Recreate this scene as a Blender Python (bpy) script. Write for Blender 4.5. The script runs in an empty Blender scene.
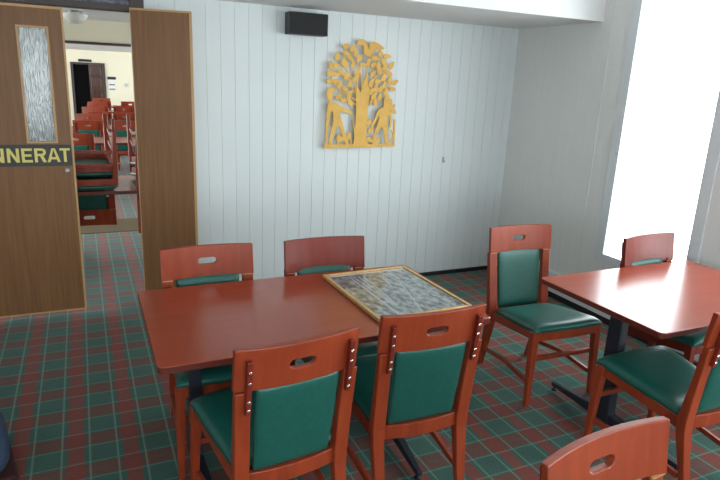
import bpy, bmesh, math, random
from mathutils import Vector, Matrix

C = bpy.context.scene.collection
PI = math.pi
random.seed(7)

# ------------------------------------------------------------------ camera
def make_camera():
    f, yaw, pitch, roll, h = 593.96, 0.44, 0.265, 0.045, 1.741
    cy, sy, cp, sp = math.cos(yaw), math.sin(yaw), math.cos(pitch), math.sin(pitch)
    fwd = Vector((sy*cp, cy*cp, -sp)); right = Vector((cy, -sy, 0)); up = right.cross(fwd)
    cr, sr = math.cos(roll), math.sin(roll)
    r2 = cr*right + sr*up; u2 = -sr*right + cr*up
    cd = bpy.data.cameras.new('camera'); co = bpy.data.objects.new('camera', cd); C.objects.link(co)
    m = Matrix((r2, u2, -fwd)).transposed().to_4x4(); m.translation = Vector((0, 0, h))
    co.matrix_world = m
    cd.sensor_width = 36; cd.lens = f/720*36; cd.clip_start = 0.05; cd.clip_end = 200
    bpy.context.scene.camera = co
make_camera()

# ------------------------------------------------------------------ daylight, exposure
W = bpy.data.worlds.new('overcast'); bpy.context.scene.world = W; W.use_nodes = True
bg = W.node_tree.nodes['Background']; bg.inputs[0].default_value = (0.91, 0.965, 1.0, 1); bg.inputs[1].default_value = 9.3
vs = bpy.context.scene.view_settings
vs.view_transform = 'Standard'; vs.look = 'None'; vs.gamma = 1.0; vs.use_curve_mapping = False
vs.exposure = 0.0

D, XR, SZ, SY, ZC = 4.49, 3.58, 2.228, 3.524, 2.62     # back wall, right wall, soffit underside, soffit front, ceiling
XL, YB = -3.2, -3.2
FX0, FX1, FY1, FZ = -4.0, 4.6, 20.0, 2.2               # dining room beyond the doorway

def portal(loc, rot, sx, sy):                          # marks a window opening for the sky light
    l = bpy.data.lights.new('window_portal', 'AREA'); l.shape = 'RECTANGLE'; l.size = sx; l.size_y = sy
    l.cycles.is_portal = True
    o = bpy.data.objects.new('window_portal', l); C.objects.link(o); o.location = loc; o.rotation_euler = rot
WIN = [(2.50, 3.19), (1.45, 2.14), (0.40, 1.09), (-0.65, 0.04), (-1.70, -1.01)]
WZ0, WZ1 = 0.52, 2.42
for a, b in WIN: portal((XR+0.13, (a+b)/2, (WZ0+WZ1)/2), (0, PI/2, 0), WZ1-WZ0, b-a)
ADDED_BWIN = [(-1.4, 0.4), (0.9, 2.7)]  # unseen windows added behind the camera to get the light right
for a, b in ADDED_BWIN: portal(((a+b)/2, YB-0.13, 1.5), (PI/2, 0, 0), b-a, 1.5)
ADDED_LWIN = [(-2.4, -1.0)]  # unseen left-wall window added to brighten the right wall
for a, b in ADDED_LWIN: portal((XL-0.13, (a+b)/2, 1.5), (0, -PI/2, 0), 1.5, b-a)
ADDED_FWIN = [(5.3, 7.1), (7.7, 10.7), (11.3, 14.3), (14.9, 19.2)]  # unseen windows added along both side walls to light the far room
for a, b in ADDED_FWIN: portal((FX1+0.13, (a+b)/2, 1.3), (0, PI/2, 0), 1.6, b-a)

for a, b in ADDED_FWIN: portal((FX0-0.13, (a+b)/2, 1.3), (0, -PI/2, 0), 1.6, b-a)

# ------------------------------------------------------------------ helpers
def obj(name, bm, mat=None, parent=None, smooth=False, bevel=0, loc=None, kind=None):
    me = bpy.data.meshes.new(name)
    bmesh.ops.recalc_face_normals(bm, faces=bm.faces)
    bm.to_mesh(me); bm.free()
    for m in (mat if isinstance(mat, (list, tuple)) else [mat]):
        if m: me.materials.append(m)
    if smooth:
        for p in me.polygons: p.use_smooth = True
    o = bpy.data.objects.new(name, me); C.objects.link(o)
    if parent: o.parent = parent
    if loc: o.location = loc
    if bevel:
        b = o.modifiers.new('bevel', 'BEVEL'); b.width = bevel; b.segments = 2; b.limit_method = 'ANGLE'; b.angle_limit = 0.6
        b.harden_normals = False
    if kind: o['kind'] = kind
    return o

def tag(o, label=None, cat=None, group=None):
    if label: o['label'] = label
    if cat: o['category'] = cat
    if group: o['group'] = group
    return o

def thing(name, label, cat, loc=(0, 0, 0), rz=0, group=None):
    o = bpy.data.objects.new(name, None); C.objects.link(o)
    o.empty_display_size = 0.1
    o.location = loc; o.rotation_euler = (0, 0, rz)
    return tag(o, label, cat, group)

def dup(root, loc, rot, label, group=None, cat=None):
    r = root.copy(); C.objects.link(r); r.location = loc; r.rotation_euler = rot
    r['label'] = label
    if group: r['group'] = group
    elif 'group' in r: del r['group']
    if cat: r['category'] = cat
    for ch in list(root.children):
        c = ch.copy(); C.objects.link(c); c.parent = r
        for g in list(ch.children):
            d = g.copy(); C.objects.link(d); d.parent = c
    return r

def box(bm, x0, x1, y0, y1, z0, z1, mi=0):
    vs_ = [bm.verts.new((x, y, z)) for z in (z0, z1) for y in (y0, y1) for x in (x0, x1)]
    for q in ((0, 2, 3, 1), (4, 5, 7, 6), (0, 1, 5, 4), (2, 6, 7, 3), (0, 4, 6, 2), (1, 3, 7, 5)):
        f = bm.faces.new([vs_[i] for i in q]); f.material_index = mi
def boxes(*bs):
    bm = bmesh.new()
    for b in bs: box(bm, *b)
    return bm

def loft(bm, rings, cap=True, mi=0):
    R = [[bm.verts.new(p) for p in r] for r in rings]
    n = len(R[0])
    for a, b in zip(R, R[1:]):
        for i in range(n):
            f = bm.faces.new((a[i], a[(i+1) % n], b[(i+1) % n], b[i])); f.material_index = mi
    if cap:
        f = bm.faces.new(R[0][::-1]); f.material_index = mi
        f = bm.faces.new(R[-1]); f.material_index = mi

def rect(cx, cy, z, wx, wy):
    return [Vector((cx-wx/2, cy-wy/2, z)), Vector((cx+wx/2, cy-wy/2, z)), Vector((cx+wx/2, cy+wy/2, z)), Vector((cx-wx/2, cy+wy/2, z))]

def beam(bm, pts, w, h):                               # bar of w (sideways) x h (upwards) along points
    rings = []
    for i, p in enumerate(pts):
        p = Vector(p); d = (Vector(pts[min(i+1, len(pts)-1)]) - Vector(pts[max(i-1, 0)])).normalized()
        s = d.cross(Vector((0, 0, 1)))
        s = s.normalized() if s.length > 1e-3 else Vector((1, 0, 0))
        u = s.cross(d).normalized()
        ww = w[i] if isinstance(w, (list, tuple)) else w; hh = h[i] if isinstance(h, (list, tuple)) else h
        rings.append([p-s*ww/2-u*hh/2, p+s*ww/2-u*hh/2, p+s*ww/2+u*hh/2, p-s*ww/2+u*hh/2])
    loft(bm, rings)

def lathe(bm, prof, n=24, cx=0, cy=0, cz=0):
    loft(bm, [[Vector((cx+r*math.cos(2*PI*i/n), cy+r*math.sin(2*PI*i/n), cz+z)) for i in range(n)] for r, z in prof])

# ------------------------------------------------------------------ materials
def mat(name, col=(0.8, 0.8, 0.8), rough=0.5, metal=0, coat=0, coat_r=0.1, spec=0.5):
    m = bpy.data.materials.new(name); m.use_nodes = True
    b = m.node_tree.nodes['Principled BSDF']
    b.inputs['Base Color'].default_value = (*col, 1); b.inputs['Roughness'].default_value = rough
    b.inputs['Metallic'].default_value = metal; b.inputs['Coat Weight'].default_value = coat
    b.inputs['Coat Roughness'].default_value = coat_r; b.inputs['Specular IOR Level'].default_value = spec
    return m
def N(m, t, **kw):
    n = m.node_tree.nodes.new(t)
    for k, v in kw.items(): setattr(n, k, v)
    return n
def L(m, a, b): m.node_tree.links.new(a, b)
def noisy(m, c1, c2, scale=(1, 1, 1), nscale=5.0, detail=4, bump=0, bdist=0.002, lo=0.3, hi=0.7):
    b = m.node_tree.nodes['Principled BSDF']
    tc = N(m, 'ShaderNodeTexCoord'); mp = N(m, 'ShaderNodeMapping'); mp.inputs['Scale'].default_value = scale
    L(m, tc.outputs['Object'], mp.inputs[0])
    no = N(m, 'ShaderNodeTexNoise'); no.inputs['Scale'].default_value = nscale; no.inputs['Detail'].default_value = detail
    L(m, mp.outputs[0], no.inputs['Vector'])
    cr = N(m, 'ShaderNodeValToRGB'); cr.color_ramp.elements[0].position = lo; cr.color_ramp.elements[1].position = hi
    cr.color_ramp.elements[0].color = (*c1, 1); cr.color_ramp.elements[1].color = (*c2, 1)
    L(m, no.outputs['Fac'], cr.inputs[0]); L(m, cr.outputs[0], b.inputs['Base Color'])
    if bump:
        bp = N(m, 'ShaderNodeBump'); bp.inputs['Strength'].default_value = bump; bp.inputs['Distance'].default_value = bdist
        L(m, no.outputs['Fac'], bp.inputs['Height']); L(m, bp.outputs[0], b.inputs['Normal'])
    return m

def carpet_material():
    m = mat('tartan_carpet', rough=0.95, spec=0.1); b = m.node_tree.nodes['Principled BSDF']
    tc = N(m, 'ShaderNodeTexCoord'); sp = N(m, 'ShaderNodeSeparateXYZ'); L(m, tc.outputs['Object'], sp.inputs[0])
    def phase(out, off, per):
        a = N(m, 'ShaderNodeMath', operation='SUBTRACT'); a.inputs[1].default_value = off; L(m, out, a.inputs[0])
        d = N(m, 'ShaderNodeMath', operation='DIVIDE'); d.inputs[1].default_value = per; L(m, a.outputs[0], d.inputs[0])
        f = N(m, 'ShaderNodeMath', operation='FRACT'); L(m, d.outputs[0], f.inputs[0]); return f.outputs[0]
    def ramp(inp, stops):
        r = N(m, 'ShaderNodeValToRGB'); e = r.color_ramp; e.interpolation = 'LINEAR'
        e.elements[0].position = stops[0][0]; e.elements[0].color = (stops[0][1],)*3+(1,)
        e.elements[1].position = stops[-1][0]; e.elements[1].color = (stops[-1][1],)*3+(1,)
        for p, v in stops[1:-1]:
            q = e.elements.new(p); q.color = (v, v, v, 1)
        L(m, inp, r.inputs[0]); return r.outputs[0]
    def mix(fac, a, bb, fs=None):
        x = N(m, 'ShaderNodeMix', data_type='RGBA')
        if fs is not None:
            k = N(m, 'ShaderNodeMath', operation='MULTIPLY'); k.inputs[1].default_value = fs; L(m, fac, k.inputs[0]); fac = k.outputs[0]
        L(m, fac, x.inputs[0])
        for i, v in ((6, a), (7, bb)):
            if isinstance(v, tuple): x.inputs[i].default_value = (*v, 1)
            else: L(m, v, x.inputs[i])
        return x.outputs[2]
    px = phase(sp.outputs['X'], 0.044, 0.238); py = phase(sp.outputs['Y'], 3.004, 0.252)
    lx = ramp(px, [(0, 1), (0.012, 1), (0.026, 0), (0.472, 0), (0.486, 1), (0.51, 1), (0.524, 0), (0.974, 0), (0.988, 1)])
    ly = ramp(py, [(0, 1), (0.010, 1), (0.024, 0), (0.455, 0), (0.469, 1), (0.489, 1), (0.503, 0), (0.976, 0), (0.99, 1)])
    rx = ramp(px, [(0, 0), (0.10, 0), (0.125, 1), (0.23, 1), (0.25, 0.75), (0.27, 1), (0.375, 1), (0.40, 0), (1, 0)])
    ry = ramp(py, [(0, 0), (0.03, 0), (0.055, 1), (0.19, 1), (0.21, 0.7), (0.25, 0.7), (0.27, 1), (0.42, 1), (0.445, 0), (1, 0)])
    no = N(m, 'ShaderNodeTexNoise'); no.inputs['Scale'].default_value = 130; no.inputs['Detail'].default_value = 3
    L(m, tc.outputs['Object'], no.inputs['Vector'])
    big = N(m, 'ShaderNodeTexNoise'); big.inputs['Scale'].default_value = 9; L(m, tc.outputs['Object'], big.inputs['Vector'])
    green = mix(big.outputs['Fac'], G1, G2)
    c = mix(ry, green, REDY, 0.78)
    c = mix(rx, c, REDX, 0.80)
    c = mix(ly, c, LINE, 0.42)
    c = mix(lx, c, LINE, 0.55)
    r2 = ramp(no.outputs['Fac'], [(0.25, 0.72), (0.75, 1.25)])
    mu = N(m, 'ShaderNodeMix', data_type='RGBA', blend_type='MULTIPLY'); mu.inputs[0].default_value = 1
    b.inputs['Sheen Weight'].default_value = 0.15; b.inputs['Sheen Roughness'].default_value = 0.5
    L(m, c, mu.inputs[6]); L(m, r2, mu.inputs[7]); L(m, mu.outputs[2], b.inputs['Base Color'])
    bp = N(m, 'ShaderNodeBump'); bp.inputs['Strength'].default_value = 0.5; bp.inputs['Distance'].default_value = 0.003
    L(m, no.outputs['Fac'], bp.inputs['Height']); L(m, bp.outputs[0], b.inputs['Normal'])
    return m
G1, G2, REDX, REDY, LINE = (0.030, 0.088, 0.070), (0.046, 0.118, 0.094), (0.22, 0.036, 0.026), (0.16, 0.040, 0.030), (0.15, 0.29, 0.22)
M = {}
M['carpet'] = carpet_material()
M['white'] = noisy(mat('white_painted_boards', rough=0.55), (0.655, 0.70, 0.695), (0.695, 0.735, 0.73), (1, 1, 1), 1.5)
M['rwall'] = noisy(mat('ribbed_offwhite_wall', rough=0.7), (0.70, 0.71, 0.69), (0.75, 0.76, 0.74), (60, 60, 1), 3, 3, 0.25, 0.002)
M['frame_white'] = mat('white_window_paint', (0.66, 0.69, 0.71), 0.4)
M['ceil'] = mat('white_ceiling_paint', (0.75, 0.75, 0.745), 0.8)
M['black_base'] = mat('black_skirting', (0.012, 0.012, 0.013), 0.5)
M['cream'] = mat('cream_wall_paint', (0.86, 0.80, 0.62), 0.7)
M['cherry'] = noisy(mat('cherry_stained_wood', rough=0.36, coat=0.12, coat_r=0.2, spec=0.35), (0.22, 0.030, 0.010), (0.31, 0.048, 0.015), (6, 6, 1.2), 4, 5)
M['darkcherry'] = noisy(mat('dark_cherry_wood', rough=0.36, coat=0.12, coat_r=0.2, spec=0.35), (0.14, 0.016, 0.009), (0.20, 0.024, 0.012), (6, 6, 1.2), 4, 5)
M['table'] = noisy(mat('varnished_table_veneer', rough=0.24, coat=0.15, coat_r=0.16), (0.295, 0.046, 0.019), (0.33, 0.055, 0.023), (1, 5, 1), 4, 2, lo=0.2, hi=0.8)
M['table_edge'] = mat('dark_table_edge', (0.11, 0.018, 0.010), 0.35, coat=0.3)
M['teal'] = noisy(mat('green_leatherette', rough=0.36, spec=0.5), (0.008, 0.082, 0.064), (0.011, 0.100, 0.078), (1, 1, 1), 60, 2, 0.15, 0.001)
M['steel'] = mat('bright_bolt_steel', (0.85, 0.83, 0.78), 0.25, 1)
M['blackmetal'] = mat('blue_black_powder_coat', (0.013, 0.017, 0.028), 0.4)
M['door'] = noisy(mat('brown_wood_veneer', rough=0.42, spec=0.3), (0.165, 0.076, 0.030), (0.235, 0.112, 0.046), (22, 22, 0.9), 3, 6, lo=0.25, hi=0.75)
M['lighttrim'] = mat('light_wood_edging', (0.50, 0.29, 0.12), 0.45)
M['darkframe'] = mat('dark_brown_frame', (0.055, 0.040, 0.036), 0.5)
M['signblack'] = mat('dark_sign_board', (0.030, 0.026, 0.025), 0.45)
M['yellow'] = mat('pale_yellow_lettering', (0.72, 0.60, 0.17), 0.5)
M['speaker'] = mat('black_speaker_cloth', (0.008, 0.008, 0.009), 0.75)
M['speakerbox'] = mat('charcoal_speaker_case', (0.045, 0.05, 0.052), 0.5)
M['gold'] = noisy(mat('matt_gold_metal', rough=0.55, metal=0.0), (0.66, 0.36, 0.055), (0.76, 0.44, 0.08), (1, 1, 1), 12)
M['goldframe'] = noisy(mat('gold_frame_moulding', rough=0.4, coat=0.2), (0.50, 0.29, 0.10), (0.66, 0.42, 0.17), (1, 1, 1), 40)
M['paper'] = mat('white_mount_card', (0.8, 0.8, 0.78), 0.6)
M['photo'] = noisy(mat('grey_aerial_print', rough=0.5), (0.07, 0.08, 0.075), (0.58, 0.60, 0.60), (14, 9, 1), 2.2, 9, lo=0.38, hi=0.66)
M['road'] = mat('pale_print_ink', (0.62, 0.64, 0.64), 0.5)
M['shade'] = mat('milky_glass_shade', (0.75, 0.76, 0.68), 0.25)
M['olive'] = mat('olive_brown_threshold', (0.13, 0.095, 0.045), 0.5)
M['metalgrey'] = mat('grey_metal', (0.35, 0.36, 0.36), 0.35, 0.8)
M['bluefab'] = noisy(mat('dusty_blue_canvas', rough=0.9), (0.035, 0.06, 0.12), (0.05, 0.085, 0.16), (1, 1, 1), 120, 2, 0.3, 0.001)
M['maroon'] = mat('dark_maroon_canvas', (0.045, 0.008, 0.008), 0.85)
M['dimdoor'] = noisy(mat('dark_brown_door_wood', rough=0.25, coat=0.4), (0.05, 0.024, 0.018), (0.08, 0.038, 0.026), (10, 10, 1), 3)
M['void'] = mat('painted_opening_dark', (0.004, 0.004, 0.004), 0.9, spec=0.05)  # near-black colour stands for the darkness inside the far door

def glass(name, tint=(0.96, 0.98, 0.98), refl=0.08, rough=0.0):
    m = bpy.data.materials.new(name); m.use_nodes = True; t = m.node_tree
    for n in list(t.nodes):
        if n.type != 'OUTPUT_MATERIAL': t.nodes.remove(n)
    out = [n for n in t.nodes if n.type == 'OUTPUT_MATERIAL'][0]
    a = t.nodes.new('ShaderNodeBsdfTransparent'); a.inputs[0].default_value = (*tint, 1)
    g = t.nodes.new('ShaderNodeBsdfGlossy'); g.inputs['Roughness'].default_value = rough
    fr = t.nodes.new('ShaderNodeLayerWeight'); fr.inputs[0].default_value = 0.5
    mx = t.nodes.new('ShaderNodeMixShader')
    pw = t.nodes.new('ShaderNodeMath'); pw.operation = 'POWER'; pw.inputs[1].default_value = 5
    sc = t.nodes.new('ShaderNodeMath'); sc.operation = 'MULTIPLY_ADD'; sc.inputs[1].default_value = 0.9; sc.inputs[2].default_value = refl*0.5
    t.links.new(fr.outputs['Facing'], pw.inputs[0]); t.links.new(pw.outputs[0], sc.inputs[0]); t.links.new(sc.outputs[0], mx.inputs[0]); t.links.new(a.outputs[0], mx.inputs[1]); t.links.new(g.outputs[0], mx.inputs[2])
    t.links.new(mx.outputs[0], out.inputs[0])
    return m
M['pane'] = glass('window_glass')
M['picglass'] = glass('picture_glass', (0.97, 0.98, 0.98), 0.06, 0.05)
def textured_glass():
    m = bpy.data.materials.new('rippled_obscure_glass'); m.use_nodes = True; t = m.node_tree
    for n in list(t.nodes):
        if n.type != 'OUTPUT_MATERIAL': t.nodes.remove(n)
    out = [n for n in t.nodes if n.type == 'OUTPUT_MATERIAL'][0]
    tc = t.nodes.new('ShaderNodeTexCoord'); mp = t.nodes.new('ShaderNodeMapping'); mp.inputs['Scale'].default_value = (150, 150, 13)
    t.links.new(tc.outputs['Object'], mp.inputs[0])
    no = t.nodes.new('ShaderNodeTexNoise'); no.inputs['Scale'].default_value = 1; no.inputs['Detail'].default_value = 3; no.inputs['Distortion'].default_value = 0.6
    t.links.new(mp.outputs[0], no.inputs['Vector'])
    cr = t.nodes.new('ShaderNodeValToRGB'); cr.color_ramp.elements[0].position = 0.38; cr.color_ramp.elements[1].position = 0.66
    cr.color_ramp.elements[0].color = (0.09, 0.105, 0.10, 1); cr.color_ramp.elements[1].color = (0.42, 0.47, 0.45, 1)
    t.links.new(no.outputs['Fac'], cr.inputs[0])
    bp = t.nodes.new('ShaderNodeBump'); bp.inputs['Distance'].default_value = 0.004; t.links.new(no.outputs['Fac'], bp.inputs['Height'])
    tr = t.nodes.new('ShaderNodeBsdfTranslucent'); gl = t.nodes.new('ShaderNodeBsdfGlossy'); gl.inputs['Roughness'].default_value = 0.18
    di = t.nodes.new('ShaderNodeBsdfDiffuse')
    for n in (tr, gl, di): t.links.new(bp.outputs[0], n.inputs['Normal'])
    t.links.new(cr.outputs[0], tr.inputs[0]); t.links.new(cr.outputs[0], di.inputs[0])
    m1 = t.nodes.new('ShaderNodeMixShader'); m1.inputs[0].default_value = 0.5
    m2 = t.nodes.new('ShaderNodeMixShader'); m2.inputs[0].default_value = 0.18
    t.links.new(tr.outputs[0], m1.inputs[1]); t.links.new(di.outputs[0], m1.inputs[2])
    t.links.new(m1.outputs[0], m2.inputs[1]); t.links.new(gl.outputs[0], m2.inputs[2]); t.links.new(m2.outputs[0], out.inputs[0])
    return m
M['obscure'] = textured_glass()
M['transom'] = noisy(mat('dim_marbled_transom_glass', rough=0.15), (0.05, 0.05, 0.075), (0.26, 0.25, 0.31), (14, 14, 30), 2, 4)

# ------------------------------------------------------------------ room shell
S = 'structure'
obj('floor', boxes((FX0-0.2, FX1+0.2, YB-0.2, FY1+0.2, -0.1, 0)), M['carpet'], kind=S)
obj('ceiling', boxes((XL-0.2, XR+0.2, YB-0.2, SY+0.02, ZC, ZC+0.1)), M['ceil'], kind=S)
obj('trim_soffit', boxes((XL, XR, SY, D, SZ, ZC+0.1)), M['ceil'], kind=S)

# back wall: vertical tongue-and-groove boards, doorway between DX0 and DX1
DX0, DX1, DZ = -0.95, 0.345, 2.105
def board_wall():
    bm = bmesh.new(); step = 0.1026; g0 = 1.144
    xs = []
    x = g0 - 20*step
    while x < XR+0.1:
        xs.append(x); x += step
    def run(a, b, z0, z1):
        prof = [(a, D)]
        for g in xs:
            if a+0.01 < g < b-0.01: prof += [(g-0.0028, D), (g-0.0008, D+0.0035), (g+0.0008, D+0.0035), (g+0.0028, D)]
        prof += [(b, D), (b, D+0.1), (a, D+0.1)]
        lo = [bm.verts.new((p[0], p[1], z0)) for p in prof]; hi = [bm.verts.new((p[0], p[1], z1)) for p in prof]
        n = len(prof)
        for i in range(n): bm.faces.new((lo[i], lo[(i+1) % n], hi[(i+1) % n], hi[i]))
        bm.faces.new(lo[::-1]); bm.faces.new(hi)
    run(DX1+0.085, XR, 0, SZ)
    run(XL, DX0-0.085, 0, SZ)
    return bm
obj('wall_back', board_wall(), M['white'], kind=S)
obj('wall_header', boxes((FX0, FX1, D+0.02, D+0.1, SZ, ZC), (FX0, XL, D, D+0.1, 0, SZ), (XR, FX1, D, D+0.1, 0, SZ)), M['white'], kind=S)
obj('baseboard_back', boxes((DX1+0.085, XR, D-0.014, D, 0, 0.035)), M['black_base'], kind=S)
# door casing with a transom over it
obj('trim_1', boxes((DX1, DX1+0.085, D-0.02, D+0.1, 0, SZ), (DX0-0.085, DX0, D-0.02, D+0.1, 0, SZ),
                    (DX0, DX1, D-0.02, D+0.1, DZ, DZ+0.04), (DX0, DX1, D-0.012, D+0.1, SZ-0.02, SZ)), M['darkframe'], kind=S, bevel=0.003)
obj('window_6', boxes((DX0, DX1, D+0.01, D+0.03, DZ+0.04, SZ-0.02)), M['transom'], kind=S)

# right wall: piers, sill wall, header round the windows
def pierced(x0, x1, ya, yb, zt, wins, z0, z1):
    bs = [(x0, x1, ya, yb, 0, z0), (x0, x1, ya, yb, z1, zt)]
    e = ya
    for a, b in sorted(wins):
        bs.append((x0, x1, e, a, z0, z1)); e = b
    bs.append((x0, x1, e, yb, z0, z1))
    return boxes(*bs)
obj('wall_right', pierced(XR, XR+0.035, YB, D, ZC, WIN, WZ0, WZ1), M['rwall'], kind=S)
obj('trim_2', boxes((XR-0.004, XR, 3.43, 3.446, 0.235, ZC)), M['rwall'], kind=S, bevel=0.003)
obj('trim_3', boxes((XR-0.035, XR, YB, D, 0.05, 0.225)), M['frame_white'], kind=S, bevel=0.006)
obj('baseboard_right', boxes((XR-0.028, XR, YB, D-0.014, 0, 0.05)), M['black_base'], kind=S)
for i, (a, b) in enumerate(WIN):
    y0, y1 = a-0.075, b+0.075
    e = 0.004; fx = XR+0.037
    fr = obj('window_%d' % (i+1), boxes((XR-0.014, fx, y0, a+e, WZ0-0.065, WZ1+0.07), (XR-0.014, fx, b-e, y1, WZ0-0.065, WZ1+0.07),
             (XR-0.014, fx, a+e, b-e, WZ0-0.065, WZ0+e), (XR-0.014, fx, a+e, b-e, WZ1-e, WZ1+0.07)), M['frame_white'], kind=S)
    obj('glass_pane', boxes((XR-0.006, XR-0.002, a-0.01, b+0.01, WZ0-0.01, WZ1+0.01)), M['pane'], fr)
    bm = bmesh.new(); lathe(bm, [(0.0, 0), (0.006, 0), (0.006, 0.004), (0, 0.004)], 10)
    sc = obj('screw', bm, M['metalgrey'], fr); sc.rotation_euler = (0, -PI/2, 0); sc.location = (XR-0.014, b+0.015, 1.29)
obj('wall_left', pierced(XL-0.16, XL, YB, D, ZC, ADDED_LWIN, 0.75, 2.25), M['white'], kind=S)
for i, (a, b) in enumerate(ADDED_LWIN):  # frame and pane of the window added for light on the left
    fr = obj('window_%d' % (i+20), boxes((XL-0.03, XL+0.014, a-0.05, a, 0.7, 2.3), (XL-0.03, XL+0.014, b, b+0.05, 0.7, 2.3),
             (XL-0.03, XL+0.014, a, b, 0.7, 0.75), (XL-0.03, XL+0.014, a, b, 2.25, 2.3)), M['frame_white'], kind=S)
    obj('glass_pane', boxes((XL-0.024, XL-0.02, a, b, 0.75, 2.25)), M['pane'], fr)
def pierced_y(y0, y1, xa, xb, zt, wins, z0, z1):
    bs = [(xa, xb, y0, y1, 0, z0), (xa, xb, y0, y1, z1, zt)]
    e = xa
    for a, b in sorted(wins):
        bs.append((e, a, y0, y1, z0, z1)); e = b
    bs.append((e, xb, y0, y1, z0, z1))
    return boxes(*bs)
obj('wall_front', pierced_y(YB-0.16, YB, XL-0.1, XR+0.16, ZC, ADDED_BWIN, 0.75, 2.25), M['rwall'], kind=S)
for i, (a, b) in enumerate(ADDED_BWIN):  # frames and panes of the windows added for light behind the camera
    fr = obj('window_%d' % (i+7), boxes((a-0.05, a, YB-0.02, YB+0.014, 0.7, 2.3), (b, b+0.05, YB-0.02, YB+0.014, 0.7, 2.3),
             (a, b, YB-0.02, YB+0.014, 0.7, 0.75), (a, b, YB-0.02, YB+0.014, 2.25, 2.3)), M['frame_white'], kind=S)
    obj('glass_pane', boxes((a, b, YB-0.074, YB-0.07, 0.75, 2.25)), M['pane'], fr)

# dining room beyond
obj('wall_far', boxes((FX0, FX1, FY1, FY1+0.1, 0, FZ+0.3)), M['cream'], kind=S)
obj('wall_far_left', pierced(FX0-0.16, FX0, D+0.1, FY1, FZ+0.3, ADDED_FWIN, 0.5, 2.1), M['cream'], kind=S)  # unframed openings, added to let daylight in
obj('wall_far_right', pierced(FX1, FX1+0.16, D+0.1, FY1, FZ+0.3, ADDED_FWIN, 0.5, 2.1), M['cream'], kind=S)
for i, (a, b) in enumerate(ADDED_FWIN):  # frames and panes of the added light-giving windows, right side only
    fr = obj('window_%d' % (i+9), boxes((FX1-0.014, FX1+0.02, a-0.05, a, 0.45, 2.15), (FX1-0.014, FX1+0.02, b, b+0.05, 0.45, 2.15),
             (FX1-0.014, FX1+0.02, a, b, 0.45, 0.5), (FX1-0.014, FX1+0.02, a, b, 2.1, 2.15)), M['frame_white'], kind=S)
    obj('glass_pane', boxes((FX1+0.068, FX1+0.072, a, b, 0.5, 2.1)), M['pane'], fr)
obj('ceiling_far', boxes((FX0, FX1, D+0.1, FY1+0.1, FZ, FZ+0.1)), M['ceil'], kind=S)
bm = boxes((FX0, FX1, 7.0, 7.25, 1.985, FZ)); bb = obj('trim_4', bm, M['cream'], kind=S)
obj('trim_5', boxes((FX0, FX1, 6.985, 7.26, 1.965, 1.985)), M['darkframe'], kind=S)
obj('trim_6', boxes((FX0, FX1, 6.83, 7.42, 0, 0.006)), M['olive'], kind=S)
# dark double door in the far wall
d = obj('door_3', boxes((-0.20, -0.13, FY1-0.04, FY1, 0, 1.85), (0.66, 0.73, FY1-0.04, FY1, 0, 1.85), (-0.13, 0.66, FY1-0.04, FY1, 1.79, 1.85)), M['darkframe'], kind=S)
obj('opening_dark_sheet', boxes((-0.13, 0.28, FY1-0.012, FY1, 0, 1.79)), M['void'], d)  # black sheet, the dark of the open half put into its colour
dl = obj('door_leaf', boxes((0.28, 0.66, FY1-0.035, FY1, 0, 1.79)), M['dimdoor'], d)
for k in range(5):
    obj('door_moulding', boxes((0.33, 0.61, FY1-0.05, FY1-0.035, 0.12+k*0.34, 0.38+k*0.34)), M['dimdoor'], dl, bevel=0.008)

# ------------------------------------------------------------------ the double door of this room
t = obj('door_1', boxes((DX0+0.004, -0.077, D+0.0, D+0.04, 0.034, DZ-0.006)), M['door'], kind=S)
# cut-out for the glass is framed by light beads
gx0, gx1, gz0, gz1 = -0.340, -0.156, 1.235, 1.975
me = t.data; bm = boxes((DX0+0.004, gx0, D, D+0.04, 0.034, DZ-0.006), (gx1, -0.077, D, D+0.04, 0.034, DZ-0.006),
                        (gx0, gx1, D, D+0.04, 0.034, gz0), (gx0, gx1, D, D+0.04, gz1, DZ-0.006))
bm.to_mesh(me); bm.free()
obj('edge_trim', boxes((-0.077, -0.065, D-0.002, D+0.042, 0.034, DZ-0.006), (DX0+0.004, -0.077, D-0.002, D+0.0, DZ-0.022, DZ-0.006),
                       (DX0+0.004, -0.077, D-0.002, D+0.0, 0.034, 0.044)), M['lighttrim'], t)
obj('glazing_bead', boxes((gx0, gx0+0.012, D-0.005, D+0.005, gz0, gz1), (gx1-0.012, gx1, D-0.005, D+0.005, gz0, gz1),
                          (gx0+0.012, gx1-0.012, D-0.005, D+0.005, gz0, gz0+0.012), (gx0+0.012, gx1-0.012, D-0.005, D+0.005, gz1-0.012, gz1)), M['lighttrim'], t)
tag(obj('glass_pane', boxes((gx0, gx1, D+0.016, D+0.022, gz0, gz1)), M['obscure'], t), 'rippled obscure glass strip')
bm = bmesh.new(); lathe(bm, [(0, 0), (0.016, 0), (0.016, 0.006), (0.012, 0.010), (0, 0.010)], 20)
k = obj('lock_cylinder', bm, M['metalgrey'], t); k.rotation_euler = (PI/2, 0, 0); k.location = (-0.114, D, 1.052)
sg = tag(obj('sign_strip', boxes((DX0+0.06, -0.079, D-0.006, D, 1.084, 1.226)), M['signblack'], t), 'dark sign strip with yellow capital letters')
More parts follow.
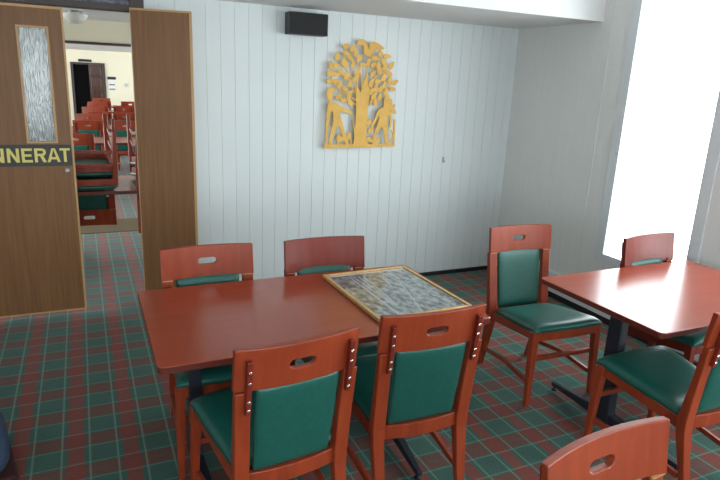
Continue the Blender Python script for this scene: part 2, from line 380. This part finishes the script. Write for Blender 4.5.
def letters():
    bm = bmesh.new(); H = 0.092; z0 = 1.110; y0, y1 = D-0.009, D-0.005
    def quad(pts, e=0):
        a = [bm.verts.new((p[0], y0-e, z0+p[1]*H)) for p in pts]; b = [bm.verts.new((p[0], y1, z0+p[1]*H)) for p in pts]
        n = len(pts); bm.faces.new(a); bm.faces.new(b[::-1])
        for i in range(n): bm.faces.new((a[i], b[i], b[(i+1) % n], a[(i+1) % n]))
    s = 0.017
    def gN(x, w):
        quad([(x, 0), (x+s, 0), (x+s, 1), (x, 1)]); quad([(x+w-s, 0), (x+w, 0), (x+w, 1), (x+w-s, 1)])
        quad([(x+w-s*1.1, 0), (x+w, 0), (x+s*1.1, 1), (x, 1)], 0.0006)
    def gE(x, w):
        quad([(x, 0), (x+s, 0), (x+s, 1), (x, 1)])
        for za, zb, ww in ((0, 0.17, w), (0.42, 0.58, w*0.92), (0.83, 1, w)): quad([(x+s, za), (x+ww, za), (x+ww, zb), (x+s, zb)])
    def gR(x, w):
        quad([(x, 0), (x+s, 0), (x+s, 1), (x, 1)])
        o = [(x+s, 1), (x+w*0.62, 1), (x+w*0.88, 0.95), (x+w, 0.83), (x+w, 0.64), (x+w*0.88, 0.51), (x+w*0.62, 0.45), (x+s, 0.45)]
        i = [(x+s, 0.84), (x+w*0.6, 0.84), (x+w*0.7, 0.82), (x+w*0.76, 0.78), (x+w*0.76, 0.68), (x+w*0.7, 0.63), (x+w*0.6, 0.61), (x+s, 0.61)]
        for q in range(7): quad([o[q], o[q+1], i[q+1], i[q]])
        quad([(x+w*0.72, 0), (x+w*1.03, 0), (x+w*0.74, 0.47), (x+w*0.46, 0.47)], 0.0006)
    def gA(x, w):
        c = x+w/2
        quad([(x, 0), (x+s*1.05, 0), (c+s*0.1, 1), (c-s*0.6, 1)]); quad([(x+w-s*1.05, 0), (x+w, 0), (c+s*0.6, 1), (c-s*0.1, 1)])
        quad([(x+w*0.22, 0.2), (x+w*0.78, 0.2), (x+w*0.74, 0.36), (x+w*0.26, 0.36)], 0.0006)
    def gT(x, w):
        quad([(x, 0.84), (x+w, 0.84), (x+w, 1), (x, 1)]); quad([(x+w/2-s/2, 0), (x+w/2+s/2, 0), (x+w/2+s/2, 0.84), (x+w/2-s/2, 0.84)])
    gT(-0.152, 0.062); gA(-0.229, 0.079); gR(-0.303, 0.068); gE(-0.378, 0.062); gN(-0.462, 0.070); gN(-0.549, 0.070)
    return bm
obj('lettering', letters(), M['yellow'], sg)

t2 = obj('door_2', boxes((0, 0.372, -0.04, 0, 0.012, 2.125)), M['door'], kind=S)
obj('edge_trim', boxes((0.372, 0.388, -0.042, 0.0, 0.012, 2.125), (0, 0.372, -0.042, -0.04, 2.113, 2.125), (-0.004, 0, -0.042, 0.0, 0.012, 2.125)), M['lighttrim'], t2)
t2.location = (0.347, D-0.035, 0.0); t2.rotation_euler = (0, 0, math.radians(-13))
for hz in (0.25, 1.1, 1.9):
    bm = bmesh.new(); lathe(bm, [(0, -0.04), (0.006, -0.04), (0.006, 0.04), (0, 0.04)], 8, -0.008, 0.004, hz)
    obj('hinge', bm, M['metalgrey'], t2)

# ------------------------------------------------------------------ wall fittings
t = thing('wall_speaker', 'black rectangular loudspeaker on the white boarded wall, up under the soffit', 'speaker', (1.418, D, 2.035))
obj('speaker_case', boxes((0, 0.30, -0.115, 0, 0, 0.155)), M['speakerbox'], t, bevel=0.004)
obj('speaker_grille', boxes((0.004, 0.296, -0.123, -0.113, 0.004, 0.151)), M['speaker'], t, bevel=0.003)

t = thing('wall_hook', 'small grey metal hook screwed to the white boarded wall right of the gold relief', 'hook', (2.893, D, 1.075))
obj('hook_plate', boxes((-0.009, 0.009, -0.006, 0, -0.022, 0.028)), M['metalgrey'], t, bevel=0.002)
bm = bmesh.new(); beam(bm, [(0, -0.004, -0.008), (0, -0.022, -0.014), (0, -0.03, -0.004), (0, -0.03, 0.006)], 0.006, 0.005)
obj('hook_prong', bm, M['metalgrey'], t)

# gold cut-metal relief: tree, two figures, bird
def prism(bm, pts, y0, y1):
    a = [bm.verts.new((p[0], y0, p[1])) for p in pts]; b = [bm.verts.new((p[0], y1, p[1])) for p in pts]
    n = len(pts)
    fa = bm.faces.new(a); fb = bm.faces.new(b[::-1])
    for i in range(n): bm.faces.new((a[i], b[i], b[(i+1) % n], a[(i+1) % n]))
    fa.normal_update(); fb.normal_update()
    bmesh.ops.triangulate(bm, faces=[fa, fb], ngon_method='EAR_CLIP')
def smoothpoly(pts, it=1):
    for _ in range(it):
        q = []
        for i, p in enumerate(pts):
            n = pts[(i+1) % len(pts)]
            q += [(p[0]*0.75+n[0]*0.25, p[1]*0.75+n[1]*0.25), (p[0]*0.25+n[0]*0.75, p[1]*0.25+n[1]*0.75)]
        pts = q
    return pts
def stroke(bm, pts, w0, w1, y0, y1):
    P = [Vector((p[0], p[1])) for p in pts]
    # smooth the run
    Q = [P[0]]
    for a, b in zip(P, P[1:]): Q += [a.lerp(b, 0.33), a.lerp(b, 0.67)]
    Q.append(P[-1]); Lf, Rt = [], []
    for i, p in enumerate(Q):
        d = (Q[min(i+1, len(Q)-1)]-Q[max(i-1, 0)]).normalized(); n = Vector((-d.y, d.x)); w = (w0+(w1-w0)*i/(len(Q)-1))/2
        Lf.append(p+n*w); Rt.append(p-n*w)
    prism(bm, [tuple(v) for v in Lf]+[tuple(v) for v in Rt[::-1]], y0, y1)
LEAVES = [[-0.153,0.788,20],[-0.224,0.71,80],[-0.273,0.638,90],[-0.226,0.64,0],[-0.277,0.578,0],[-0.235,0.575,0],[-0.28,0.521,20],[-0.228,0.523,10],[-0.183,0.591,-30],[-0.153,0.649,60],[-0.168,0.674,80],[-0.095,0.773,60],[-0.067,0.742,70],[-0.151,0.737,0],[-0.113,0.702,-45],[-0.033,0.706,30],[-0.089,0.652,80],[0.002,0.656,0],[-0.139,0.56,60],[-0.049,0.597,30],[-0.053,0.557,45],[-0.11,0.509,80],[-0.195,0.496,60],[-0.262,0.456,10],[-0.279,0.429,0],[-0.146,0.465,-30],[-0.107,0.432,45],[0.045,0.677,80],[0.104,0.713,0],[0.146,0.749,90],[0.09,0.66,45],[0.134,0.658,80],[0.206,0.733,0],[0.177,0.689,-70],[0.193,0.648,70],[0.252,0.663,60],[0.148,0.62,40],[0.088,0.593,45],[0.187,0.568,60],[0.234,0.601,-20],[0.24,0.551,80],[0.289,0.533,30],[0.27,0.481,-10],[0.136,0.532,20],[0.122,0.478,80],[0.199,0.51,80],[0.211,0.456,80],[0.078,0.52,70],[0.084,0.457,60],[0.165,0.48,50],[-0.202,0.406,40],[-0.158,0.381,0],[-0.111,0.413,60],[-0.098,0.363,-60],[0.103,0.414,60],[0.16,0.411,80],[0.123,0.37,80],[0.075,0.208,60],[0.09,0.148,45],[0.277,0.334,40],[0.293,0.304,-40],[-0.19,0.084,90],[-0.157,0.079,30],[-0.098,0.099,70],[0.088,0.069,-30],[0.152,0.058,40]]
BRANCHES = [[[-0.041,0.425],[-0.073,0.52],[-0.124,0.594],[-0.191,0.665],[-0.224,0.71]],[[-0.05,0.385],[-0.15,0.431],[-0.226,0.486],[-0.27,0.531],[-0.273,0.638]],[[0.006,0.465],[-0.017,0.598],[-0.053,0.682],[-0.095,0.773]],[[0.032,0.543],[0.045,0.677],[0.076,0.707],[0.146,0.749]],[[0.069,0.428],[0.095,0.565],[0.171,0.606],[0.233,0.609],[0.252,0.663]],[[0.078,0.369],[0.123,0.459],[0.203,0.451],[0.245,0.512],[0.289,0.533]],[[0.076,0.707],[0.053,0.734],[0.03,0.752]],[[-0.048,0.347],[-0.115,0.384],[-0.202,0.401]],[[-0.124,0.594],[-0.11,0.509],[-0.058,0.434]],[[-0.044,0.482],[-0.049,0.597]],[[0.106,0.575],[0.136,0.532],[0.122,0.478],[0.104,0.409]],[[0.182,0.607],[0.187,0.568],[0.199,0.51],[0.211,0.456]],[[0.148,0.62],[0.134,0.658],[0.09,0.66]],[[0.206,0.733],[0.177,0.689],[0.193,0.648],[0.233,0.609]],[[0.073,0.349],[0.105,0.389],[0.16,0.411]]]
TRUNK = [[-0.052,0.434],[-0.046,0.347],[-0.045,0.268],[-0.047,0.189],[-0.045,0.109],[-0.059,0.039],[-0.064,0.008],[0.097,0.007],[0.076,0.038],[0.055,0.089],[0.057,0.19],[0.055,0.27],[0.058,0.329],[0.068,0.408],[0.069,0.467],[0.047,0.524],[0.044,0.572],[0.031,0.572],[0.009,0.532],[0.0,0.484],[-0.015,0.445],[-0.033,0.483],[-0.048,0.482]]
MAN = [[-0.302,0.417],[-0.298,0.43],[-0.283,0.438],[-0.265,0.437],[-0.251,0.422],[-0.251,0.399],[-0.258,0.38],[-0.26,0.367],[-0.224,0.358],[-0.178,0.336],[-0.14,0.317],[-0.096,0.303],[-0.07,0.289],[-0.076,0.268],[-0.102,0.277],[-0.144,0.288],[-0.187,0.297],[-0.179,0.256],[-0.165,0.212],[-0.138,0.129],[-0.111,0.069],[-0.09,0.033],[-0.128,0.029],[-0.147,0.079],[-0.168,0.129],[-0.194,0.193],[-0.217,0.158],[-0.234,0.109],[-0.251,0.034],[-0.279,0.03],[-0.266,0.109],[-0.249,0.168],[-0.238,0.226],[-0.242,0.275],[-0.251,0.298],[-0.264,0.284],[-0.272,0.226],[-0.283,0.165],[-0.288,0.099],[-0.305,0.099],[-0.303,0.177],[-0.297,0.255],[-0.294,0.312],[-0.289,0.349],[-0.277,0.366],[-0.286,0.379],[-0.299,0.394]]
WOMAN = [[0.199,0.372],[0.205,0.412],[0.215,0.44],[0.232,0.444],[0.254,0.413],[0.272,0.374],[0.267,0.349],[0.252,0.333],[0.273,0.283],[0.286,0.233],[0.274,0.169],[0.257,0.169],[0.265,0.232],[0.249,0.273],[0.238,0.262],[0.238,0.222],[0.246,0.13],[0.259,0.039],[0.228,0.04],[0.213,0.13],[0.196,0.181],[0.175,0.16],[0.146,0.099],[0.131,0.036],[0.106,0.036],[0.119,0.099],[0.136,0.16],[0.16,0.216],[0.166,0.266],[0.157,0.261],[0.135,0.211],[0.103,0.168],[0.09,0.13],[0.073,0.14],[0.095,0.19],[0.124,0.241],[0.142,0.291],[0.165,0.323],[0.201,0.332]]
BIRD = [[-0.067,0.802],[-0.054,0.831],[-0.029,0.849],[-0.002,0.845],[0.022,0.825],[0.037,0.79],[0.047,0.772],[0.045,0.8],[0.05,0.826],[0.075,0.837],[0.113,0.832],[0.147,0.815],[0.185,0.787],[0.161,0.782],[0.125,0.788],[0.101,0.779],[0.079,0.745],[0.056,0.723],[0.027,0.725],[0.0,0.741],[-0.005,0.769],[-0.002,0.795],[-0.016,0.805],[-0.043,0.804]]
BASE = [[-0.313,0.034],[0.323,0.035],[0.324,0.014],[-0.312,0.0]]
POSTS = [[[0.309,0.237],[0.314,0.027]],[[-0.292,0.177],[-0.3,0.03]],[[0.25,0.156],[0.298,0.141],[0.305,0.089],[0.282,0.048],[0.246,0.035]],[[-0.074,0.228],[-0.044,0.129],[-0.048,0.039]],[[-0.196,0.099],[-0.188,0.029]],[[-0.11,0.129],[-0.073,0.039]],[[0.109,0.109],[0.153,0.036]]]
t = thing('metal_wall_relief', 'gold cut-metal relief of tree, bird and two figures on white wall', 'wall art', (2.05, D-0.045, 1.19))
bm = bmesh.new(); prism(bm, TRUNK, -0.004, 0.004)
for i, s in enumerate(BRANCHES): stroke(bm, s, 0.012, 0.006, -0.0035+0.0001*i, 0.0035)
obj('tree', bm, M['gold'], t)
bm = bmesh.new()
for i, (x, z, a) in enumerate(LEAVES):
    a = math.radians(a); ln = 0.030+0.005*((i*7) % 3)/2; wd = 0.0185
    pts = []
    for k in range(14):
        u = 2*PI*k/14; px = ln*math.cos(u)*(1+0.08*math.cos(u)); pz = wd*math.sin(u)*(1-0.25*math.cos(u))
        pts.append((x+px*math.cos(a)-pz*math.sin(a), z+px*math.sin(a)+pz*math.cos(a)))
    prism(bm, pts, -0.0045-0.00003*i, 0.003)
lv = obj('leaves', bm, M['gold'], t); lv['kind'] = 'stuff'
for nm, P in (('man_figure', MAN), ('woman_figure', WOMAN), ('bird', BIRD)):
    bm = bmesh.new(); prism(bm, smoothpoly(P), -0.0055, 0.004)
    if nm == 'woman_figure': stroke(bm, [(0.262, 0.40), (0.272, 0.37), (0.268, 0.34)], 0.018, 0.008, -0.0056, 0.004)
    obj(nm, bm, M['gold'], t)
bm = bmesh.new(); prism(bm, BASE, -0.005, 0.004)
for i, s in enumerate(POSTS): stroke(bm, s, 0.016 if i in (0, 1, 4) else 0.009, 0.020 if i == 4 else 0.012, -0.0048+0.0001*i, 0.004)
obj('base_strip', bm, M['gold'], t)
for x, z in ((0, 0.20), (-0.2, 0.02), (0.2, 0.02), (0.01, 0.45)):
    obj('wall_spacer', boxes((x-0.006, x+0.006, 0.003, 0.045, z-0.006, z+0.006)), M['metalgrey'], t)

# ------------------------------------------------------------------ tables
def table(name, label, x0, x1, y0, y1, colx, group=None, splay=0.05, hh=0.74):
    cx, cy = (x0+x1)/2, (y0+y1)/2
    t = thing(name, label, 'table', (cx, cy, 0), 0, group)
    a, b = (x1-x0)/2, (y1-y0)/2; r = 0.022
    def rr(z, ins=0):
        pts = []
        for sx, sy, st in ((1, 1, 0), (-1, 1, 90), (-1, -1, 180), (1, -1, 270)):
            for k in range(4):
                an = math.radians(st+30*k); pts.append(Vector((sx*(a-r)+(r-ins)*math.cos(an), sy*(b-r)+(r-ins)*math.sin(an), z)))
        return pts
    bm = bmesh.new(); loft(bm, [rr(hh-0.003, 0), rr(hh, 0.003)]); obj('tabletop', bm, M['table'], t)
    bm = bmesh.new(); loft(bm, [rr(hh-0.032, 0.010), rr(hh-0.026, 0.0), rr(hh-0.003, 0)]); obj('table_edge', bm, M['table_edge'], t)
    for i, px in enumerate(colx):
        x = px-cx; s = -1 if i == 0 else 1
        bm = bmesh.new(); loft(bm, [rect(x, 0, 0.06, 0.058, 0.10), rect(x, 0, 0.30, 0.055, 0.085), rect(x, 0, hh-0.06, 0.055, 0.075)])
        obj('column', bm, M['blackmetal'], t, bevel=0.006)
        bm = bmesh.new(); box(bm, x-0.035, x+0.035, -b+0.08, b-0.08, hh-0.062, hh-0.032)
        obj('top_bracket', bm, M['blackmetal'], t, bevel=0.004)
        for q in (-1, 1):
            bm = bmesh.new()
            L_ = 0.43
            beam(bm, [(x, q*0.02, 0.085), (x+s*splay*0.5, q*L_*0.5, 0.062), (x+s*splay, q*L_, 0.034)], [0.05, 0.038, 0.028], [0.06, 0.04, 0.024])
            f = obj('foot', bm, M['blackmetal'], t, bevel=0.004)
            bm = bmesh.new(); lathe(bm, [(0, 0), (0.016, 0), (0.016, 0.008), (0.006, 0.012), (0.006, 0.024), (0, 0.024)], 12, x+s*splay*0.96, q*(L_-0.02), 0)
            obj('glide', bm, M['blackmetal'], f)
    return t

T1 = table('dining_table', 'long cherry veneer dining table in the middle with a framed picture lying on it', 0.177, 1.600, 1.978, 2.79, (0.36, 1.30), splay=-0.03)
T2 = table('dining_table', 'cherry veneer dining table by the tall window, bright with window glare', 2.202, 3.374, 1.585, 2.365, (2.40, 3.18), splay=-0.05)

# ------------------------------------------------------------------ chairs (front of the chair is local -y)
HW = 0.227
ZS = 1.022
def back_y(z):
    if z < 0.36: return 0.275 - (z/0.36)**0.85*0.078
    return 0.197 + (z-0.36)/0.52*0.068
def headrest_bm(slot=True):
    bm = bmesh.new(); z0, z1 = (0.735 if slot else 0.717), 0.886; cz = 0.811; th = 0.022
    zs = [z0+(z1-z0)*k/8 for k in range(9)]; cw = 0.08
    def P(x, z, lay):
        y = back_y(z) + 0.030*(1-(x/HW)**2) - 0.012
        return Vector((x, y + (th/2 if lay else -th/2), z))
    lay_edges = []
    def quadp(pts, lay):
        v = [bm.verts.new(P(x, z, lay)) for x, z in pts]; bm.faces.new(v if not lay else v[::-1])
    xsn = [-HW+(HW-cw)*k/7 for k in range(8)]
    cxs = [-cw+2*cw*k/6 for k in range(7)]
    def flat(cols, lay):
        for a, b in zip(cols, cols[1:]):
            for c, d in zip(zs, zs[1:]): quadp([(a, c), (b, c), (b, d), (a, d)], lay)
    per = [(x, z0) for x in cxs[:-1]]+[(cw, z) for z in zs[:-1]]+[(x, z1) for x in cxs[::-1][:-1]]+[(-cw, z) for z in zs[::-1][:-1]]
    hole = []
    if slot:
        hw, r = 0.047, 0.0165
        for x, z in per:
            hx = x/cw*hw; hz = (z-cz)/((z1-cz) if z > cz else (cz-z0))*r
            cx_ = max(-(hw-r), min(hw-r, hx)); dx, dz = hx-cx_, hz
            l_ = math.hypot(dx, dz) or 1
            hole.append((cx_+dx/l_*r, cz+dz/l_*r))
    for lay in (0, 1):
        flat(xsn, lay); flat([-x for x in xsn[::-1]], lay)
        if slot:
            n = len(per)
            for i in range(n):
                j = (i+1) % n
                quadp([per[i], per[j], hole[j], hole[i]], lay)
        else: flat(cxs, lay)
    def wall(path, closed=True):
        n = len(path)
        for i in range(n if closed else n-1):
            a, b = path[i], path[(i+1) % n]
            bm.faces.new([bm.verts.new(v) for v in (P(*a, 0), P(*b, 0), P(*b, 1), P(*a, 1))])
    allx = xsn + cxs[1:-1] + [-x for x in xsn[::-1]]
    wall([(x, z0) for x in allx[:-1]]+[(HW, z) for z in zs[:-1]]+[(x, z1) for x in allx[::-1][:-1]]+[(-HW, z) for z in zs[::-1][:-1]])
    if slot: wall(hole)
    bmesh.ops.remove_doubles(bm, verts=bm.verts, dist=0.0002)
    return bm

def cushion_bm(fn, nu=14, nv=14):
    # fn(u,v,side) -> point; closed pillow from two grids
    bm = bmesh.new(); g = []
    for s in (0, 1):
        g.append([[bm.verts.new(fn(-1+2*i/nu, -1+2*j/nv, s)) for j in range(nv+1)] for i in range(nu+1)])
        for i in range(nu):
            for j in range(nv):
                q = (g[s][i][j], g[s][i+1][j], g[s][i+1][j+1], g[s][i][j+1]); bm.faces.new(q if s else q[::-1])
    bmesh.ops.remove_doubles(bm, verts=bm.verts, dist=0.0003)
    return bm
def ease(u): return math.sin(u*PI/2)                     # grid crowded toward the edges
def sq(u, v, n=8): return max(0.0, 1-abs(u)**n)**(1/2.4) * max(0.0, 1-abs(v)**n)**(1/2.4)
def seat_fn(u, v, s):
    u, v = ease(u), ease(v)
    w = 0.240+(0.198-0.240)*(v+1)/2
    y = -0.272+0.440*(v+1)/2 - 0.014*(1-u*u)*(1-v)/2
    k = sq(u, v)
    return Vector((u*w, y, 0.434-0.056*(v+1)/2 + (0.046*k if s else 0)))
def panel_fn(u, v, s):
    u, v = ease(u), ease(v)
    z = 0.398+0.344*(v+1)/2; w = 0.148+0.009*(v+1)/2
    y = back_y(z)+0.024*(1-(u*0.7)**2)*((v+1)/2*0.7+0.3)-0.006
    k = sq(u, v, 10)
    return Vector((u*w, y+(0.016*k if s else -0.020*k), z))

def build_chair(slot=True, bolts=True):
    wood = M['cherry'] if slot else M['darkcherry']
    parts = []
    def part(n, bm, m, smooth=False, bevel=0, sub=None):
        for v in bm.verts: v.co.z *= ZS
        parts.append((n, obj(n, bm, m, None, smooth, bevel), sub)); return parts[-1][1]
    for s in (-1, 1):
        bm = bmesh.new(); loft(bm, [rect(s*0.230, -0.262, 0, 0.026, 0.028), rect(s*0.224, -0.252, 0.25, 0.036, 0.036), rect(s*0.217, -0.243, 0.432, 0.046, 0.040)])
        part('leg', bm, wood, bevel=0.004)
        bm = bmesh.new(); rings = []
        for z in (0, 0.09, 0.18, 0.26, 0.33, 0.39, 0.46, 0.56, 0.66, 0.735):
            x = 0.187+0.012*(z/0.735); wx = 0.034+0.020*min(1, z/0.40); wy = 0.030+0.016*math.exp(-((z-0.36)/0.15)**2)
            rings.append(rect(s*x, back_y(z), z, wx, wy))
        loft(bm, rings); part('leg', bm, wood, bevel=0.004)
    bm = bmesh.new()
    beam(bm, [(-0.200, -0.255, 0.405), (0, -0.266, 0.405), (0.200, -0.255, 0.405)], 0.022, 0.052)
    for s in (-1, 1): beam(bm, [(s*0.214, -0.235, 0.405), (s*0.192, 0.19, 0.354)], 0.022, 0.050)
    part('seat_frame', bm, wood, bevel=0.003)
    bm = bmesh.new(); beam(bm, [(-0.17, 0.198, 0.368), (-0.085, 0.212, 0.368), (0, 0.217, 0.368), (0.085, 0.212, 0.368), (0.17, 0.198, 0.368)], 0.024, 0.060)
    part('back_rail', bm, wood, bevel=0.003)
    part('seat', cushion_bm(seat_fn), M['teal'], smooth=True)
    part('backrest', cushion_bm(panel_fn), M['teal'], smooth=True)
    part('headrest', headrest_bm(slot), wood, bevel=0.003)
    for s in (-1, 1):
        bm = bmesh.new(); box(bm, min(s*0.172, s*0.224), max(s*0.172, s*0.224), back_y(0.735)-0.021, back_y(0.735)-0.012, *((0.7335, 0.7370) if slot else (0.7155, 0.7190)))
        part('joint_edge', bm, M['lighttrim'])
    for s in (-1, 1):
        bm = bmesh.new(); beam(bm, [(s*0.200, 0.222, 0.125), (s*0.212, 0.0, 0.150), (s*0.220, -0.232, 0.130)], 0.018, 0.026)
        part('stretcher', bm, wood, bevel=0.003)
    bm = bmesh.new(); beam(bm, [(-0.205, -0.247, 0.27), (0.205, -0.247, 0.27)], 0.018, 0.026); part('stretcher', bm, wood, bevel=0.003)
    subs = {}
    for s in (-1, 1):
        bm = bmesh.new()
        zz = [0.655, 0.70, 0.75, 0.80, 0.852]
        beam(bm, [(s*0.186, back_y(z)+0.022, z) for z in zz], 0.018, 0.020)
        st = part('bolt_strip', bm, M['darkcherry'], bevel=0.002)
        subs[st] = []
        if bolts:
            for z in (0.675, 0.706, 0.775, 0.815):
                bm = bmesh.new(); lathe(bm, [(0, 0), (0.0055, 0), (0.0055, 0.003), (0.0035, 0.005), (0, 0.005)], 10)
                b = obj('bolt', bm, M['steel']); b.rotation_euler = (-PI/2, 0, 0); b.location = (s*0.186, back_y(z)+0.031, z*ZS); subs[st].append(b)
    return [p[1] for p in parts], subs

protos = {}
def place_chair(kind, label, x, y, deg, group=None, z=0, flip=False, cat='chair'):
    """kind: 'bolts', 'slot' or 'plain'; the first of a kind takes the built parts, later ones take copies"""
    c = thing('dining_chair', label, cat, (x, y, z), math.radians(deg), group)
    if flip: c.rotation_euler = (PI, 0, math.radians(deg))
    if kind not in protos:
        parts, subs = build_chair(kind != 'plain', kind == 'bolts')
        for p in parts: p.parent = c
        for st, bs in subs.items():
            for b in bs: b.parent = st
        protos[kind] = c
    else:
        for p in protos[kind].children:
            q = p.copy(); C.objects.link(q); q.parent = c
            for g in p.children:
                h = g.copy(); C.objects.link(h); h.parent = q
    return c

place_chair('bolts', 'cherry chair seen from behind, left on the near side of the long table', 0.578, 1.972, 186.2)
place_chair('bolts', 'cherry chair seen from behind, its headrest just below the gold-framed picture', 1.181, 2.045, 178.5)
place_chair('bolts', 'cherry chair at the right edge, pushed to the near side of the window table', 2.456, 1.650, 180)
place_chair('slot', 'lone cherry chair facing the camera between the two tables', 2.410, 2.560, -2.5)
place_chair('slot', 'slotted cherry chair behind the long table, beside the brown door leaf', 0.520, 2.625, 0)
place_chair('slot', 'nearest chair, only its orange slotted headrest showing at the bottom edge', 1.157, 0.650, 5)
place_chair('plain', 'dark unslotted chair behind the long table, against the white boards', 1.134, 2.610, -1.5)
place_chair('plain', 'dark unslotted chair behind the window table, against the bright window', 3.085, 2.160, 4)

# ------------------------------------------------------------------ framed picture lying on the long table
t = thing('framed_picture', 'gold-framed grey aerial photograph lying flat on the right end of the long table', 'picture', (1.322, 2.403, 0.741), math.radians(1.5))
a, b, w = 0.243, 0.313, 0.016
obj('picture_frame', boxes((-a, -a+w, -b, b, 0, 0.018), (a-w, a, -b, b, 0, 0.018), (-a+w, a-w, -b, -b+w, 0, 0.018), (-a+w, a-w, b-w, b, 0, 0.018)), M['goldframe'], t, bevel=0.003)
obj('mount_card', boxes((-a+w, a-w, -b+w, b-w, 0.002, 0.008)), M['paper'], t)
pr = obj('photo_print', boxes((-a+w+0.008, a-w-0.004, -b+w+0.004, b-w-0.020, 0.008, 0.009)), M['photo'], t)
bm = bmesh.new()
for i, (p, q, ww) in enumerate([((1.205, 2.645), (1.199, 2.103), .010), ((1.224, 2.65), (1.233, 2.235), .007), ((1.253, 2.648), (1.240, 2.26), .006), ((1.28, 2.654), (1.248, 2.244), .006),
                 ((1.366, 2.631), (1.345, 2.451), .005), ((1.418, 2.51), (1.312, 2.116), .006), ((1.30, 2.60), (1.50, 2.30), .004), ((1.40, 2.62), (1.47, 2.14), .005)]):
    beam(bm, [(p[0]-1.322, p[1]-2.403, 0.0093+i*0.00004), (q[0]-1.322, q[1]-2.403, 0.0093+i*0.00004)], ww, 0.0006)
obj('printed_roads', bm, M['road'], pr)
obj('glass_pane', boxes((-a+w, a-w, -b+w, b-w, 0.0115, 0.013)), M['picglass'], t)

# ------------------------------------------------------------------ bag at the left edge
t = thing('holdall_bag', 'blue canvas bag on the carpet at the left edge, mostly out of frame', 'bag', (-0.56, 2.74, 0), 0.2)
bm = bmesh.new(); rings = []
for k in range(15):
    u = -1+2*k/14; r = max(0.02, (1-abs(u)**5)**0.5); n = 20
    rings.append([Vector((0.16*r*math.copysign(abs(math.cos(q))**0.8, math.cos(q)), u*0.21, 0.135+0.13*r*math.copysign(abs(math.sin(q))**0.7, math.sin(q)))) for q in [2*PI*i/n for i in range(n)]])
loft(bm, rings); obj('bag_body', bm, M['bluefab'], t, smooth=True)
bm = bmesh.new(); box(bm, -0.15, 0.17, -0.19, 0.19, 0, 0.03); obj('bag_base', bm, M['maroon'], t, bevel=0.012)
bm = bmesh.new(); beam(bm, [(0.02, -0.1, 0.262), (0.05, -0.08, 0.31), (0.05, 0.08, 0.31), (0.02, 0.1, 0.262)], 0.02, 0.012); obj('bag_handle', bm, M['maroon'], t, bevel=0.003)

# ------------------------------------------------------------------ the dining room beyond
far_table = table('dining_table', 'dark cherry table just through the doorway with chairs stacked upside down on it', -0.30, 1.10, 5.32, 6.12, (-0.20, 0.90), splay=-0.03)
SG = 'upturned chairs on the first table beyond the doorway'
def upturned(x, y, z, deg, label):
    # seat cushion rests on the table, legs in the air
    c = place_chair('slot', label, x, y, deg, SG, z+0.4915, flip=True)
    return c
upturned(0.00, 5.575, 0.741, 180, 'upturned chair on the first far table, its headrest hanging over the near edge')
upturned(0.00, 5.62, 0.846, 180, 'upturned chair nested on the left upturned chair beyond the doorway')
upturned(0.615, 5.72, 0.741, 0, 'upturned chair on the first far table beside the folded door leaf')
upturned(0.615, 5.675, 0.846, 0, 'upturned chair nested on the right upturned chair beside the folded door leaf')
ORD = ['first', 'second', 'third', 'fourth', 'fifth']
rnd = random.Random(4)
for i, yt in enumerate((8.9, 11.0, 13.1, 15.2, 17.3)):
    x0 = -0.30+0.13*i
    dup(far_table, (x0+0.75, yt+0.40, 0), (0, 0, 0), 'cherry table of the %s row deep in the far dining room' % ORD[i])
    for k in range(3):
        xx = x0+0.30+0.56*k
        if not (i == 0 and k == 1):
            place_chair('slot', 'orange cherry chair nearer side of the %s far row, %s from the left' % (ORD[i], ORD[k]),
                        xx+rnd.uniform(-.03, .03), yt-0.10, 180+rnd.uniform(-22, 22), 'chairs along the near sides of the far tables')
        if i > 0 and k != 1: place_chair('slot', 'orange cherry chair farther side of the %s far row, %s from the left' % (ORD[i], ORD[k]),
                        xx+rnd.uniform(-.03, .03), yt+0.92, rnd.uniform(-15, 15), 'chairs along the far sides of the far tables')

def lamp(x, y, label):
    t = thing('ceiling_lamp', label, 'ceiling lamp', (x, y, FZ))
    bm = bmesh.new(); lathe(bm, [(0, -0.02), (0.06, -0.02), (0.06, 0), (0, 0)], 20); obj('lamp_base', bm, M['metalgrey'], t)
    bm = bmesh.new(); lathe(bm, [(0.02, -0.105), (0.05, -0.10), (0.085, -0.075), (0.105, -0.045), (0.108, -0.03), (0.10, -0.02), (0.0, -0.018)], 28); obj('lamp_shade', bm, M['shade'], t, smooth=True)
lamp(0.005, 6.0, 'round milky glass ceiling lamp just beyond the doorway, before the beam')
lamp(0.12, 9.2, 'round milky glass ceiling lamp beyond the beam in the far dining room')
t = thing('vent_grille', 'small black grille high on the cream far wall over the dark door', 'vent', (0.20, FY1, 1.90))
obj('vent_frame', boxes((-0.18, 0.18, -0.02, 0, -0.03, 0.04)), M['blackmetal'], t, bevel=0.004)
bm = bmesh.new()
for k in range(3): box(bm, -0.16, 0.16, -0.026, -0.018, -0.02+k*0.02, -0.01+k*0.02)
obj('vent_slats', bm, M['black_base'], t)
t = thing('notice_board', 'small cream notice board with a dark header on the far wall beyond the doorway', 'notice', (0.90, FY1, 1.05))
obj('board', boxes((-0.11, 0.11, -0.015, 0, 0, 0.33)), M['paper'], t, bevel=0.003)
obj('header', boxes((-0.12, 0.12, -0.02, -0.004, 0.34, 0.42)), M['blackmetal'], t)
for z in (0.04, 0.17): obj('notice_slip', boxes((-0.08, 0.08, -0.019, -0.014, z, z+0.035)), M['olive'], t)
t = thing('thermostat', 'small grey box on the far cream wall right of the notice board', 'thermostat', (1.31, FY1, 1.24))
obj('box_case', boxes((-0.05, 0.05, -0.04, 0, -0.06, 0.06)), M['frame_white'], t, bevel=0.008)
obj('dial', boxes((-0.02, 0.02, -0.046, -0.038, -0.03, 0.02)), M['metalgrey'], t, bevel=0.003)
